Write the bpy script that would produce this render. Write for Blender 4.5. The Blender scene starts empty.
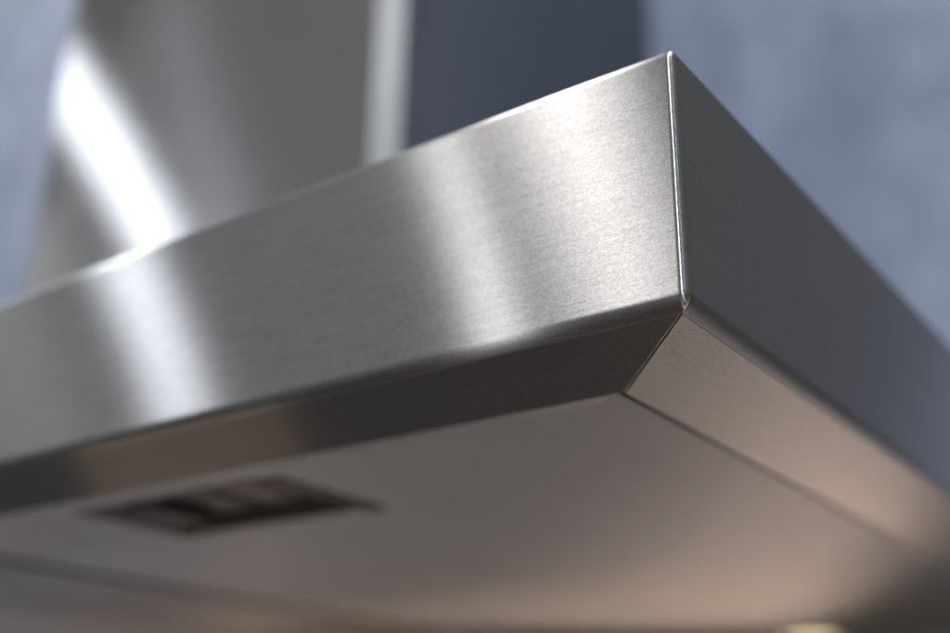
import bpy, bmesh, math, random
from mathutils import Vector, Matrix

random.seed(7)
sc = bpy.context.scene
C = sc.collection
MM = 0.001

# ------------------------------------------------------------------ materials
def new_mat(name):
    m = bpy.data.materials.new(name)
    m.use_nodes = True
    nt = m.node_tree
    nt.nodes.clear()
    out = nt.nodes.new('ShaderNodeOutputMaterial')
    return m, nt, out

def N(nt, kind, **kw):
    n = nt.nodes.new(kind)
    for k, v in kw.items():
        setattr(n, k, v)
    return n

def math_node(nt, op, a, b=None, c=None):
    n = N(nt, 'ShaderNodeMath', operation=op)
    for i, v in enumerate((a, b, c)):
        if v is None:
            continue
        if isinstance(v, (int, float)):
            n.inputs[i].default_value = v
        else:
            nt.links.new(v, n.inputs[i])
    return n.outputs[0]

def steel(name, grain, rough=0.36, aniso=0.72, tint=(0.60, 0.605, 0.61), speck=1.0, bump=1.0):
    """Brushed stainless steel: the grain runs along the world axis 'grain'."""
    m, nt, out = new_mat(name)
    L = nt.links.new
    tc = N(nt, 'ShaderNodeTexCoord')
    def stretched(along, across, detail, rough_, seed):
        mp = N(nt, 'ShaderNodeMapping')
        s = [across, across, across]
        s['XYZ'.index(grain)] = along
        mp.inputs['Scale'].default_value = s
        mp.inputs['Location'].default_value = (seed * 1.7, seed * 0.9, seed * 2.3)
        L(tc.outputs['Object'], mp.inputs['Vector'])
        nz = N(nt, 'ShaderNodeTexNoise')
        nz.inputs['Scale'].default_value = 1.0
        nz.inputs['Detail'].default_value = detail
        nz.inputs['Roughness'].default_value = rough_
        L(mp.outputs[0], nz.inputs['Vector'])
        return nz.outputs['Fac']
    fine = stretched(420, 3000, 2, 0.7, 1)      # hair-fine brushing
    mid = stretched(60, 1500, 2, 0.6, 2)        # longer scratches
    grit = stretched(1500, 3000, 1, 0.6, 3)     # glinting specks
    broad = stretched(9, 22, 3, 0.55, 4)        # handling marks, uneven polish
    # colour
    f1 = math_node(nt, 'MULTIPLY_ADD', fine, 0.34 * speck, 1 - 0.17 * speck)
    f2 = math_node(nt, 'MULTIPLY_ADD', mid, 0.30 * speck, 1 - 0.15 * speck)
    f3 = math_node(nt, 'MULTIPLY_ADD', grit, 0.62 * speck, 1 - 0.31 * speck)
    f = math_node(nt, 'MULTIPLY', math_node(nt, 'MULTIPLY', f1, f2), f3)
    f = math_node(nt, 'MULTIPLY', f, math_node(nt, 'MULTIPLY_ADD', broad, 0.16, 0.92))
    vm = N(nt, 'ShaderNodeVectorMath', operation='SCALE')
    vm.inputs[0].default_value = tint
    L(f, vm.inputs['Scale'])
    # roughness
    r = math_node(nt, 'MULTIPLY_ADD', broad, 0.06, rough - 0.03)
    r = math_node(nt, 'ADD', r, math_node(nt, 'MULTIPLY_ADD', fine, 0.05 * speck, -0.025 * speck))
    bp = N(nt, 'ShaderNodeBump')
    bp.inputs['Strength'].default_value = 0.25 * bump
    bp.inputs['Distance'].default_value = 0.00002
    hsum = math_node(nt, 'ADD', math_node(nt, 'ADD', fine, mid), grit)
    L(hsum, bp.inputs['Height'])
    g = N(nt, 'ShaderNodeBsdfAnisotropic')
    g.inputs['Anisotropy'].default_value = aniso
    tv = N(nt, 'ShaderNodeCombineXYZ')
    tv.inputs['XYZ'.index(grain)].default_value = 1.0
    L(tv.outputs[0], g.inputs['Tangent'])
    L(vm.outputs[0], g.inputs['Color'])
    L(r, g.inputs['Roughness'])
    L(bp.outputs[0], g.inputs['Normal'])
    L(g.outputs[0], out.inputs['Surface'])
    return m

def principled(name, col, rough, metallic=0.0, noise=0.0, nscale=60.0):
    m, nt, out = new_mat(name)
    L = nt.links.new
    b = N(nt, 'ShaderNodeBsdfPrincipled')
    b.inputs['Roughness'].default_value = rough
    b.inputs['Metallic'].default_value = metallic
    tc = N(nt, 'ShaderNodeTexCoord')
    nz = N(nt, 'ShaderNodeTexNoise')
    nz.inputs['Scale'].default_value = nscale
    nz.inputs['Detail'].default_value = 4
    L(tc.outputs['Object'], nz.inputs['Vector'])
    f = math_node(nt, 'MULTIPLY_ADD', nz.outputs['Fac'], noise * 2, 1 - noise)
    vm = N(nt, 'ShaderNodeVectorMath', operation='SCALE')
    vm.inputs[0].default_value = col
    L(f, vm.inputs['Scale'])
    L(vm.outputs[0], b.inputs['Base Color'])
    L(b.outputs[0], out.inputs['Surface'])
    return m

def wall_mat():
    m, nt, out = new_mat('blue_grey_plaster')
    L = nt.links.new
    tc = N(nt, 'ShaderNodeTexCoord')
    b = N(nt, 'ShaderNodeBsdfPrincipled')
    b.inputs['Roughness'].default_value = 0.7
    mp = N(nt, 'ShaderNodeMapping')
    mp.inputs['Scale'].default_value = (1.1, 1.0, 0.75)
    L(tc.outputs['Object'], mp.inputs['Vector'])
    n1 = N(nt, 'ShaderNodeTexNoise')
    n1.inputs['Scale'].default_value = 9
    n1.inputs['Detail'].default_value = 5
    n1.inputs['Roughness'].default_value = 0.55
    L(mp.outputs[0], n1.inputs['Vector'])
    n2 = N(nt, 'ShaderNodeTexNoise')
    n2.inputs['Scale'].default_value = 34
    n2.inputs['Detail'].default_value = 6
    L(mp.outputs[0], n2.inputs['Vector'])
    s = math_node(nt, 'ADD', math_node(nt, 'MULTIPLY', n1.outputs['Fac'], 0.7),
                  math_node(nt, 'MULTIPLY', n2.outputs['Fac'], 0.3))
    cr = N(nt, 'ShaderNodeValToRGB')
    cr.color_ramp.elements[0].position = 0.34
    cr.color_ramp.elements[0].color = (0.195, 0.23, 0.335, 1)
    cr.color_ramp.elements[1].position = 0.67
    cr.color_ramp.elements[1].color = (0.37, 0.425, 0.55, 1)
    L(s, cr.inputs['Fac'])
    L(cr.outputs[0], b.inputs['Base Color'])
    bp = N(nt, 'ShaderNodeBump')
    bp.inputs['Strength'].default_value = 0.3
    bp.inputs['Distance'].default_value = 0.002
    L(n2.outputs['Fac'], bp.inputs['Height'])
    L(bp.outputs[0], b.inputs['Normal'])
    L(b.outputs[0], out.inputs['Surface'])
    return m

def lamp_mat():
    m, nt, out = new_mat('halogen_glass')
    L = nt.links.new
    e = N(nt, 'ShaderNodeEmission')
    e.inputs['Color'].default_value = (1.0, 0.80, 0.45, 1)
    e.inputs['Strength'].default_value = LAMP
    L(e.outputs[0], out.inputs['Surface'])
    return m

LAMP = 1.6
S_X = steel('brushed_steel_lengthwise', 'X', rough=0.295, aniso=0.83, speck=1.3, bump=0.28)
S_Y = steel('brushed_steel_depthwise', 'Y', speck=0.55, bump=0.5)
S_LX = steel('brushed_steel_return_lengthwise', 'X', rough=0.37, aniso=0.85, speck=1.0, bump=0.5)
S_LY = steel('brushed_steel_return_depthwise', 'Y', rough=0.32, aniso=0.62, speck=0.8, bump=0.4)
S_CH = steel('brushed_steel_chimney', 'X', rough=0.295, aniso=0.87, speck=0.4, bump=0.03)
S_CHS = steel('brushed_steel_chimney_side_shaded', 'Y', rough=0.40, aniso=0.70, tint=(0.30, 0.305, 0.31), speck=0.5)  # same steel, tinted darker to put the shade into the chimney sides
S_BT = steel('satin_steel_underside', 'Y', rough=0.42, aniso=0.72, speck=0.5, bump=0.2)
S_DARK = principled('dark_interior', (0.03, 0.03, 0.028), 0.6, 0.0, 0.2)
S_BLACK = principled('black_switch_plastic', (0.012, 0.012, 0.012), 0.35, 0.0, 0.15, 200)
S_CHROME = principled('polished_bezel', (0.6, 0.58, 0.55), 0.18, 1.0, 0.05, 80)
M_WALL = wall_mat()
M_LAMP = lamp_mat()

# ------------------------------------------------------------------ mesh helpers (mm)
def link(name, verts, faces, mat, parent=None, smooth=False, normals=None):
    me = bpy.data.meshes.new(name)
    me.from_pydata([Vector(v) * MM for v in verts], [], faces)
    me.materials.append(mat)
    if smooth:
        me.polygons.foreach_set('use_smooth', [True] * len(me.polygons))
    me.update()
    if normals:
        me.normals_split_custom_set_from_vertices(normals)
    o = bpy.data.objects.new(name, me)
    C.objects.link(o)
    if parent:
        o.parent = parent
    return o

def from_bm(name, bm, mat, parent=None, smooth=False):
    bmesh.ops.recalc_face_normals(bm, faces=bm.faces[:])
    me = bpy.data.meshes.new(name)
    bm.to_mesh(me)
    bm.free()
    me.materials.append(mat)
    if smooth:
        me.polygons.foreach_set('use_smooth', [True] * len(me.polygons))
    o = bpy.data.objects.new(name, me)
    C.objects.link(o)
    if parent:
        o.parent = parent
    return o

def bm_box(bm, lo, hi, bevel=0.0, seg=2):
    lo = Vector(lo) * MM
    hi = Vector(hi) * MM
    r = bmesh.ops.create_cube(bm, size=1.0)
    vs = r['verts']
    for v in vs:
        v.co = Vector(((lo.x + hi.x) / 2 + v.co.x * (hi.x - lo.x),
                       (lo.y + hi.y) / 2 + v.co.y * (hi.y - lo.y),
                       (lo.z + hi.z) / 2 + v.co.z * (hi.z - lo.z)))
    if bevel > 0:
        es = set()
        for v in vs:
            es.update(v.link_edges)
        bmesh.ops.bevel(bm, geom=list(es), offset=bevel * MM, segments=seg, profile=0.5, affect='EDGES')

def bm_prism(bm, poly, z0, z1):
    """poly: list of (x, y) in mm, extruded between two heights given per vertex or flat."""
    n = len(poly)
    a = [bm.verts.new(Vector((p[0], p[1], (z0[i] if isinstance(z0, (list, tuple)) else z0))) * MM) for i, p in enumerate(poly)]
    b = [bm.verts.new(Vector((p[0], p[1], (z1[i] if isinstance(z1, (list, tuple)) else z1))) * MM) for i, p in enumerate(poly)]
    bm.faces.new(a)
    bm.faces.new(b[::-1])
    for i in range(n):
        j = (i + 1) % n
        bm.faces.new((a[i], b[i], b[j], a[j]))

# ------------------------------------------------------------------ cooker hood
W, D, H = 900.0, 546.0, 61.2          # width, depth, rim height
RP, RT, RB = 2.2, 2.6, 3.5            # plan corner, top fold, bottom fold radii
LIP, DZ = 32.3, -3.0                  # width of the underside return, its fall

hood = bpy.data.objects.new('cooker_hood', None)
hood.location = (0, 0, 0)
hood.empty_display_size = 0.05
C.objects.link(hood)
hood['label'] = 'brushed stainless steel cooker hood with mitred rim and tall chimney on the blue grey wall'
hood['category'] = 'cooker hood'

PHI = math.pi / 2 - math.atan2(-DZ, LIP - RB)   # where the fold becomes the lip
# rim profile: (outward offset, z, normal out, normal z)
prof = [(-60.0, H, 0, 1), (-RT - 0.4, H, 0, 1)]
for i in range(9):
    a = math.pi / 2 * (1 - i / 8)
    prof.append((-RT + RT * math.cos(a), H - RT + RT * math.sin(a), math.cos(a), math.sin(a)))
for i in range(1, 6):
    prof.append((0, H - RT - (H - RT - RB) * i / 6, 1, 0))
for i in range(11):
    a = PHI * i / 10
    prof.append((-RB + RB * math.cos(a), RB - RB * math.sin(a), math.cos(a), -math.sin(a)))

# plan: the front runs along -X, the right side along +Y, the left side along +Y at x = -W
def plan_path(which):
    """points of the plan contour as (base x, base y, direction, inset-corner signs)"""
    pts = []
    if which == 'right':
        pts.append(('flat', (0, D), (1, 0)))
        pts.append(('flat', (0, RP + 60), (1, 0)))
        for i in range(0, 7):
            pts.append(('arc', (-RP, RP), -i / 12 * math.pi / 2))
    elif which == 'front':
        for i in range(6, 13):
            pts.append(('arc', (-RP, RP), -i / 12 * math.pi / 2))
        for k in range(1, 30):
            pts.append(('flat', (-RP - 30 - (W - 2 * RP - 60) * (k - 1) / 28, 0), (0, -1)))
        for i in range(0, 7):
            pts.append(('arc', (-W + RP, RP), -math.pi / 2 - i / 12 * math.pi / 2))
    else:
        for i in range(6, 13):
            pts.append(('arc', (-W + RP, RP), -math.pi / 2 - i / 12 * math.pi / 2))
        pts.append(('flat', (-W, RP + 60), (-1, 0)))
        pts.append(('flat', (-W, D), (-1, 0)))
    return pts

def sweep(name, which, mat):
    path = plan_path(which)
    verts, norms, faces = [], [], []
    for kind, base, arg in path:
        if kind == 'flat':
            d = arg
        else:
            d = (math.cos(arg), math.sin(arg))
        for (o, z, no, nz) in prof:
            if kind == 'flat':
                x, y = base[0] + d[0] * o, base[1] + d[1] * o
            elif o >= -RP:
                x, y = base[0] + d[0] * (RP + o), base[1] + d[1] * (RP + o)
            else:
                s = 1 if base[0] > -W / 2 else -1
                e = -o - RP
                x, y = base[0] - s * e, base[1] + e
            verts.append((x, y, z))
            norms.append(Vector((d[0] * no, d[1] * no, nz)).normalized())
    m = len(prof)
    for i in range(len(path) - 1):
        for j in range(m - 1):
            f = [i * m + j, (i + 1) * m + j, (i + 1) * m + j + 1, i * m + j + 1]
            # skip faces that collapse in the mitred top corner
            P = [Vector(verts[k]) for k in f]
            if ((P[2] - P[0]).cross(P[3] - P[1])).length < 1e-6:
                continue
            nn = (P[1] - P[0]).cross(P[2] - P[0]) + (P[2] - P[0]).cross(P[3] - P[0])
            if nn.dot(norms[f[0]] + norms[f[2]]) < 0:
                f = f[::-1]
            faces.append(f)
    return link(name, verts, faces, mat, hood, True, norms)

front = sweep('front_panel', 'front', S_X)
side_r = sweep('side_panel', 'right', S_Y)
side_l = sweep('side_panel', 'left', S_Y)

# underside returns, mitred at the corners with a hairline joint
ox, oz = RB - RB * math.cos(PHI), RB - RB * math.sin(PHI)
T = 1.0
def lip_front():
    bm = bmesh.new()
    g = 0.35
    a0, a1 = ox, LIP
    top = [(-a0 - g, a0), (-a1 - g, a1), (-W + a1 + g, a1), (-W + a0 + g, a0)]
    zb = [oz - 0.02, DZ, DZ, oz - 0.02]
    bm_prism(bm, top, zb, [z + T for z in zb])
    es = [e for e in bm.edges]
    bmesh.ops.bevel(bm, geom=es, offset=0.12 * MM, segments=2, profile=0.5, affect='EDGES')
    return from_bm('underside_return', bm, S_LX, hood)
def lip_side(sgn):
    bm = bmesh.new()
    g = 0.22
    def X(o):
        return -o if sgn > 0 else -W + o
    poly = [(X(ox), ox + g), (X(ox), D), (X(LIP), D), (X(LIP), LIP + g)]
    zb = [oz - 0.12, oz - 0.12, DZ - 0.4, DZ - 0.4]
    bm_prism(bm, poly, zb, [z + T for z in zb])
    bmesh.ops.bevel(bm, geom=bm.edges[:], offset=0.15 * MM, segments=2, profile=0.5, affect='EDGES')
    return from_bm('underside_return', bm, S_LY, hood)
lip_front()
lip_side(1)
lip_side(-1)

# top plate and closed dark inside
bm = bmesh.new()
bm_box(bm, (-W + 58, 58, H - 1.2), (-58, D, H + 0.6))
from_bm('top_plate', bm, S_X, hood)
bm = bmesh.new()
bm_box(bm, (-W + 3, 3, 24), (-3, D - 1, 26))
from_bm('inner_liner', bm, S_DARK, hood)

# bottom panel with a pressed border, a cut-out for the switches and one for the lamps
ZP = DZ + 0.7                                  # underside of the panel
XF0, XF1 = -W + 368, -368                      # filter bay
REC = (-264.0, -166.0, 50.0, 99.0)             # switch recess x0 x1 y0 y1
def bottom_panel():
    bm = bmesh.new()
    x0, x1, y0, y1 = -W + LIP + 1.6, -LIP - 3.0, LIP + 0.2, D - 2
    b = 9.0
    def quad(a, b_, c, d):
        vs = [bm.verts.new(Vector(p) * MM) for p in (a, b_, c, d)]
        bm.faces.new(vs)
    zi = ZP + 1.0
    # border ring, then a sloped step, then the field
    o0 = [(x0, y0), (x1, y0), (x1, y1), (x0, y1)]
    o1 = [(x0 + b, y0 + b), (x1 - b, y0 + b), (x1 - b, y1 - b), (x0 + b, y1 - b)]
    o2 = [(x0 + b + 2.4, y0 + b + 2.4), (x1 - b - 2.4, y0 + b + 2.4), (x1 - b - 2.4, y1 - b - 2.4), (x0 + b + 2.4, y1 - b - 2.4)]
    for i in range(4):
        j = (i + 1) % 4
        quad((*o0[i], ZP), (*o0[j], ZP), (*o1[j], zi - 0.1), (*o1[i], zi - 0.1))
        quad((*o1[i], zi - 0.1), (*o1[j], zi - 0.1), (*o2[j], zi), (*o2[i], zi))
        quad((*o0[i], ZP), (*o0[j], ZP), (*o0[j], ZP + 1.5), (*o0[i], ZP + 1.5))
    fx0, fx1, fy0, fy1 = o2[0][0], o2[1][0], o2[0][1], o2[2][1]
    # the field as a grid of cells with the openings left out
    xs = sorted({fx0, XF0, XF1, REC[0], REC[1], fx1})
    ys = sorted({fy0, REC[2], REC[3], 78.0, 470.0, fy1})
    for i in range(len(xs) - 1):
        for j in range(len(ys) - 1):
            cx, cy = (xs[i] + xs[i + 1]) / 2, (ys[j] + ys[j + 1]) / 2
            if XF0 < cx < XF1 and 78 < cy < 470:
                continue
            if REC[0] < cx < REC[1] and REC[2] < cy < REC[3]:
                continue
            quad((xs[i], ys[j], zi), (xs[i + 1], ys[j], zi), (xs[i + 1], ys[j + 1], zi), (xs[i], ys[j + 1], zi))
    # folded edges of the openings
    for (a, c, e, f_) in ((REC[0], REC[1], REC[2], REC[3]), (XF0, XF1, 78.0, 470.0)):
        ring = [(a, e), (c, e), (c, f_), (a, f_)]
        for i in range(4):
            j = (i + 1) % 4
            quad((*ring[i], zi), (*ring[j], zi), (*ring[j], zi + 15), (*ring[i], zi + 15))
    bmesh.ops.remove_doubles(bm, verts=bm.verts[:], dist=1e-6)
    for f_ in bm.faces:
        pass
    me_o = from_bm('bottom_panel', bm, S_BT, hood)
    return me_o
bottom_panel()
ZI = ZP + 1.0

# grease filters in the bay
def grease_filter(x0, x1):
    bm = bmesh.new()
    bm_box(bm, (x0, 84, ZI + 1.5), (x1, 464, ZI + 9), 1.2)
    f = from_bm('grease_filter', bm, S_BT, hood)
    bm = bmesh.new()
    n = 24
    for k in range(n):
        y = 100 + k * (348 / (n - 1))
        bm_box(bm, (x0 + 16, y - 4, ZI + 0.6), (x1 - 16, y + 4, ZI + 1.45), 0.3, 1)
    from_bm('baffles', bm, S_BT, f)
    bm = bmesh.new()
    bm_box(bm, (x1 + 0.2, 84, ZI + 0.9), (x1 + 3.0, 464, ZI + 9), 0.4)
    from_bm('gap_shade', bm, S_BLACK, f)  # added black strip, stands in for the shadow in the gap beside the filter
grease_filter(XF0 + 5, -W / 2 - 1.5)
grease_filter(-W / 2 + 1.5, XF1 - 20)

# recessed switch panel
def switch_panel():
    x0, x1, y0, y1 = REC
    bm = bmesh.new()
    bm_box(bm, (x0 - 2, y0 - 2, ZI + 8), (x1 + 2, y1 + 2, ZI + 10))
    p = from_bm('control_panel', bm, S_BT, hood)
    # black rim round the opening
    bm = bmesh.new()
    w = 5.0
    for lo, hi in (((x1 - w, y0, ZI - 0.8), (x1 + 3, y1 + 3, ZI + 7.9)),
                   ((x0, y0 - 2, ZI - 0.6), (x1 - w - 0.1, y0 + 1.2, ZI + 7.9))):
        bm_box(bm, lo, hi, 0.5)
    from_bm('rim', bm, S_BLACK, p)
    for k in range(3):
        bm = bmesh.new()
        cx = x0 + 20 + k * 24
        bm_box(bm, (cx - 10, y0 + 10, ZI + 3.4 - (3 if k == 0 else 0)), (cx + 10, y1 - 12, ZI + 7.9), 1.5)
        from_bm('switch', bm, S_BLACK, p)
switch_panel()

# halogen spots let into the underside near the wall
def spot(x, y, r=16.5):
    def lathe(profile, name, mat, parent, seg=48):
        verts, faces = [], []
        for i in range(seg):
            a = 2 * math.pi * i / seg
            for (rr, z) in profile:
                verts.append((x + rr * math.cos(a), y + rr * math.sin(a), z))
        m = len(profile)
        for i in range(seg):
            j = (i + 1) % seg
            for k in range(m - 1):
                faces.append((i * m + k, i * m + k + 1, j * m + k + 1, j * m + k))
        o = link(name, verts, faces, mat, parent, True)
        return o
    lens = lathe([(0.01, ZI - 1.4), (r * .45, ZI - 1.35), (r * .8, ZI - 1.1), (r, ZI - 0.5)], 'lens', M_LAMP, None)
    ring = lathe([(r, ZI - 0.45), (r + 0.4, ZI - 0.6), (r + 1, ZI - 0.9), (r + 2, ZI - 0.8), (r + 2.6, ZI - 0.2), (r + 2.6, ZI + 1)], 'spot_lamp', S_CHROME, hood)
    lens.parent = ring
spot(-174, 526)
spot(-W + 174, 526)

# chimney
CX0, CX1, CY0 = -621.0, -273.5, 215.0
CH = 11.5
def chimney():
    z0, z1 = H + 0.8, 1150.0
    zs = [z0 + (z1 - z0) * k / 12 for k in range(13)]
    pl = [(CX0, D + 2), (CX0, CY0 + CH), (CX0 + CH, CY0), (CX1 - CH, CY0), (CX1, CY0 + CH), (CX1, D + 2)]
    def strip(name, ids, mat, parent):
        verts = [(pl[i][0], pl[i][1], z) for z in zs for i in ids]
        n = len(ids)
        faces = []
        for k in range(len(zs) - 1):
            for i in range(n - 1):
                faces.append((k * n + i, k * n + i + 1, (k + 1) * n + i + 1, (k + 1) * n + i))
        return link(name, verts, faces, mat, parent)
    f = strip('chimney', [2, 3], S_CH, hood)
    strip('corner_strip', [3, 4], S_CHC, f)
    strip('corner_strip', [1, 2], S_CHC, f)
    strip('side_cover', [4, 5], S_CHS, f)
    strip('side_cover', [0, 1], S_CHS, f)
S_CHC = steel('brushed_steel_corner', 'Z', rough=0.36, aniso=0.0, speck=0.4)
chimney()

# ------------------------------------------------------------------ wall
bm = bmesh.new()
bm_box(bm, (-2300, D + 2, -1000), (130, D + 60, 1500))
wall = from_bm('wall', bm, M_WALL)
wall['kind'] = 'structure'
wall['label'] = 'mottled blue grey plaster wall behind the cooker hood'

# ------------------------------------------------------------------ lights
def area(name, loc, target, size, power, color, size_y=None):
    d = bpy.data.lights.new(name, 'AREA')
    d.energy = power
    d.color = color
    d.size = size
    if size_y:
        d.shape = 'RECTANGLE'
        d.size_y = size_y
    o = bpy.data.objects.new(name, d)
    o.location = loc
    o.rotation_euler = (Vector(target) - Vector(loc)).to_track_quat('-Z', 'Y').to_euler()
    C.objects.link(o)
    return o
T0 = (-0.25, 0.05, 0.1)
area('window_light', (-3.15, -0.66, 2.56), T0, 0.17, 19, (0.90, 0.93, 1.0), 0.2)
area('low_window_light', (-2.4, -3.6, 0.9), T0, 0.18, 6.5, (1.0, 0.98, 0.96), 0.5)
area('ceiling_light', (-0.70, -0.30, 1.40), T0, 0.25, 10, (1.0, 0.95, 0.925), 0.2)
area('room_window_light', (0.65, -2.5, 2.2), T0, 0.26, 36, (0.86, 0.92, 1.0), 0.30)
area('wall_fill', (0.35, 0.15, 2.3), (0.1, 0.3, 0), 0.4, 36, (0.93, 0.96, 1.0), 0.2)  # added fill out of view, brightens the wall right of the chimney
area('rim_fill', (-2.7, 0.22, 2.0), (-1.6, -0.6, 0), 2.6, 11.0, (0.97, 0.97, 1.0), 0.4)  # added strip out of view, lightens the rim's top fold on the left
area('return_bounce_fill', (-0.76, 0.24, -0.48), (-0.40, 0.54, -0.06), 0.10, 0.14, (1.0, 0.72, 0.50), 0.2)  # added unseen light, imitates warm bounce as a patch on the front return
area('underside_bounce_fill', (-0.08, 0.26, -0.66), (-0.30, 0.54, -0.10), 0.3, 1.9, (1.0, 0.72, 0.42), 0.3)  # added unseen light, stands in for warm bounce on lower wall and underside
for sx in (-0.174, -0.9 + 0.174):
    d = bpy.data.lights.new('halogen_spot', 'SPOT')
    d.energy = 7.5 if sx > -0.4 else 3.6
    d.color = (1.0, 0.62, 0.36)
    d.spot_size = math.radians(125)
    d.spot_blend = 0.6
    d.shadow_soft_size = 0.012
    o = bpy.data.objects.new('halogen_spot', d)
    o.location = (sx, 0.508, -0.008)
    C.objects.link(o)

# ------------------------------------------------------------------ world: the dim room
w = bpy.data.worlds.new('World')
sc.world = w
w.use_nodes = True
nt = w.node_tree
nt.nodes.clear()
out = N(nt, 'ShaderNodeOutputWorld')
bg = N(nt, 'ShaderNodeBackground')
tc = N(nt, 'ShaderNodeTexCoord')
sp = N(nt, 'ShaderNodeSeparateXYZ')
nt.links.new(tc.outputs['Generated'], sp.inputs[0])
cr = N(nt, 'ShaderNodeValToRGB')
e = cr.color_ramp.elements
e[0].position = 0.0
e[0].color = (0.045, 0.034, 0.026, 1)
e[1].position = 1.0
e[1].color = (0.6, 0.61, 0.63, 1)
for p_, c_ in ((0.47, (0.055, 0.048, 0.042, 1)), (0.58, (0.27, 0.272, 0.275, 1)), (0.68, (0.36, 0.362, 0.37, 1))):
    a = e.new(p_)
    a.color = c_
nt.links.new(math_node(nt, 'MULTIPLY_ADD', sp.outputs['Z'], 0.5, 0.5), cr.inputs['Fac'])
nt.links.new(cr.outputs[0], bg.inputs['Color'])
# the room is brighter towards the windows (front left) than towards the far right
side = math_node(nt, 'ADD', math_node(nt, 'MULTIPLY', sp.outputs['X'], -0.6), math_node(nt, 'MULTIPLY', sp.outputs['Y'], -0.8))
mr = N(nt, 'ShaderNodeMapRange')
mr.interpolation_type = 'SMOOTHSTEP'
mr.inputs['From Min'].default_value = -0.9
mr.inputs['From Max'].default_value = 0.75
mr.inputs['To Min'].default_value = 0.42
mr.inputs['To Max'].default_value = 1.0
nt.links.new(side, mr.inputs['Value'])
nt.links.new(mr.outputs[0], bg.inputs['Strength'])
nt.links.new(bg.outputs[0], out.inputs['Surface'])

# ------------------------------------------------------------------ camera
cd = bpy.data.cameras.new('camera')
cam = bpy.data.objects.new('camera', cd)
C.objects.link(cam)
xr = Vector((0.80812, 0.58885, 0.01403))
yd = Vector((-0.21183, 0.31276, -0.92591))
zf = Vector((-0.54961, 0.74527, 0.37748))
M = Matrix(((xr.x, -yd.x, -zf.x, 0.0870090),
            (xr.y, -yd.y, -zf.y, -0.188753),
            (xr.z, -yd.z, -zf.z, -0.0860545),
            (0, 0, 0, 1)))
cam.matrix_world = M
cd.sensor_width = 36
cd.lens = 36 * 1127.1 / 950
cd.clip_start = 0.01
cd.clip_end = 50
cd.dof.use_dof = True
cd.dof.focus_distance = 0.234
cd.dof.aperture_fstop = cd.lens / 8.2
sc.camera = cam

# ------------------------------------------------------------------ render look
sc.view_settings.view_transform = 'Standard'
sc.view_settings.look = 'None'
sc.view_settings.exposure = 0
sc.view_settings.gamma = 1
sc.cycles.use_denoising = True
sc.cycles.use_adaptive_sampling = False
sc.cycles.max_bounces = 8
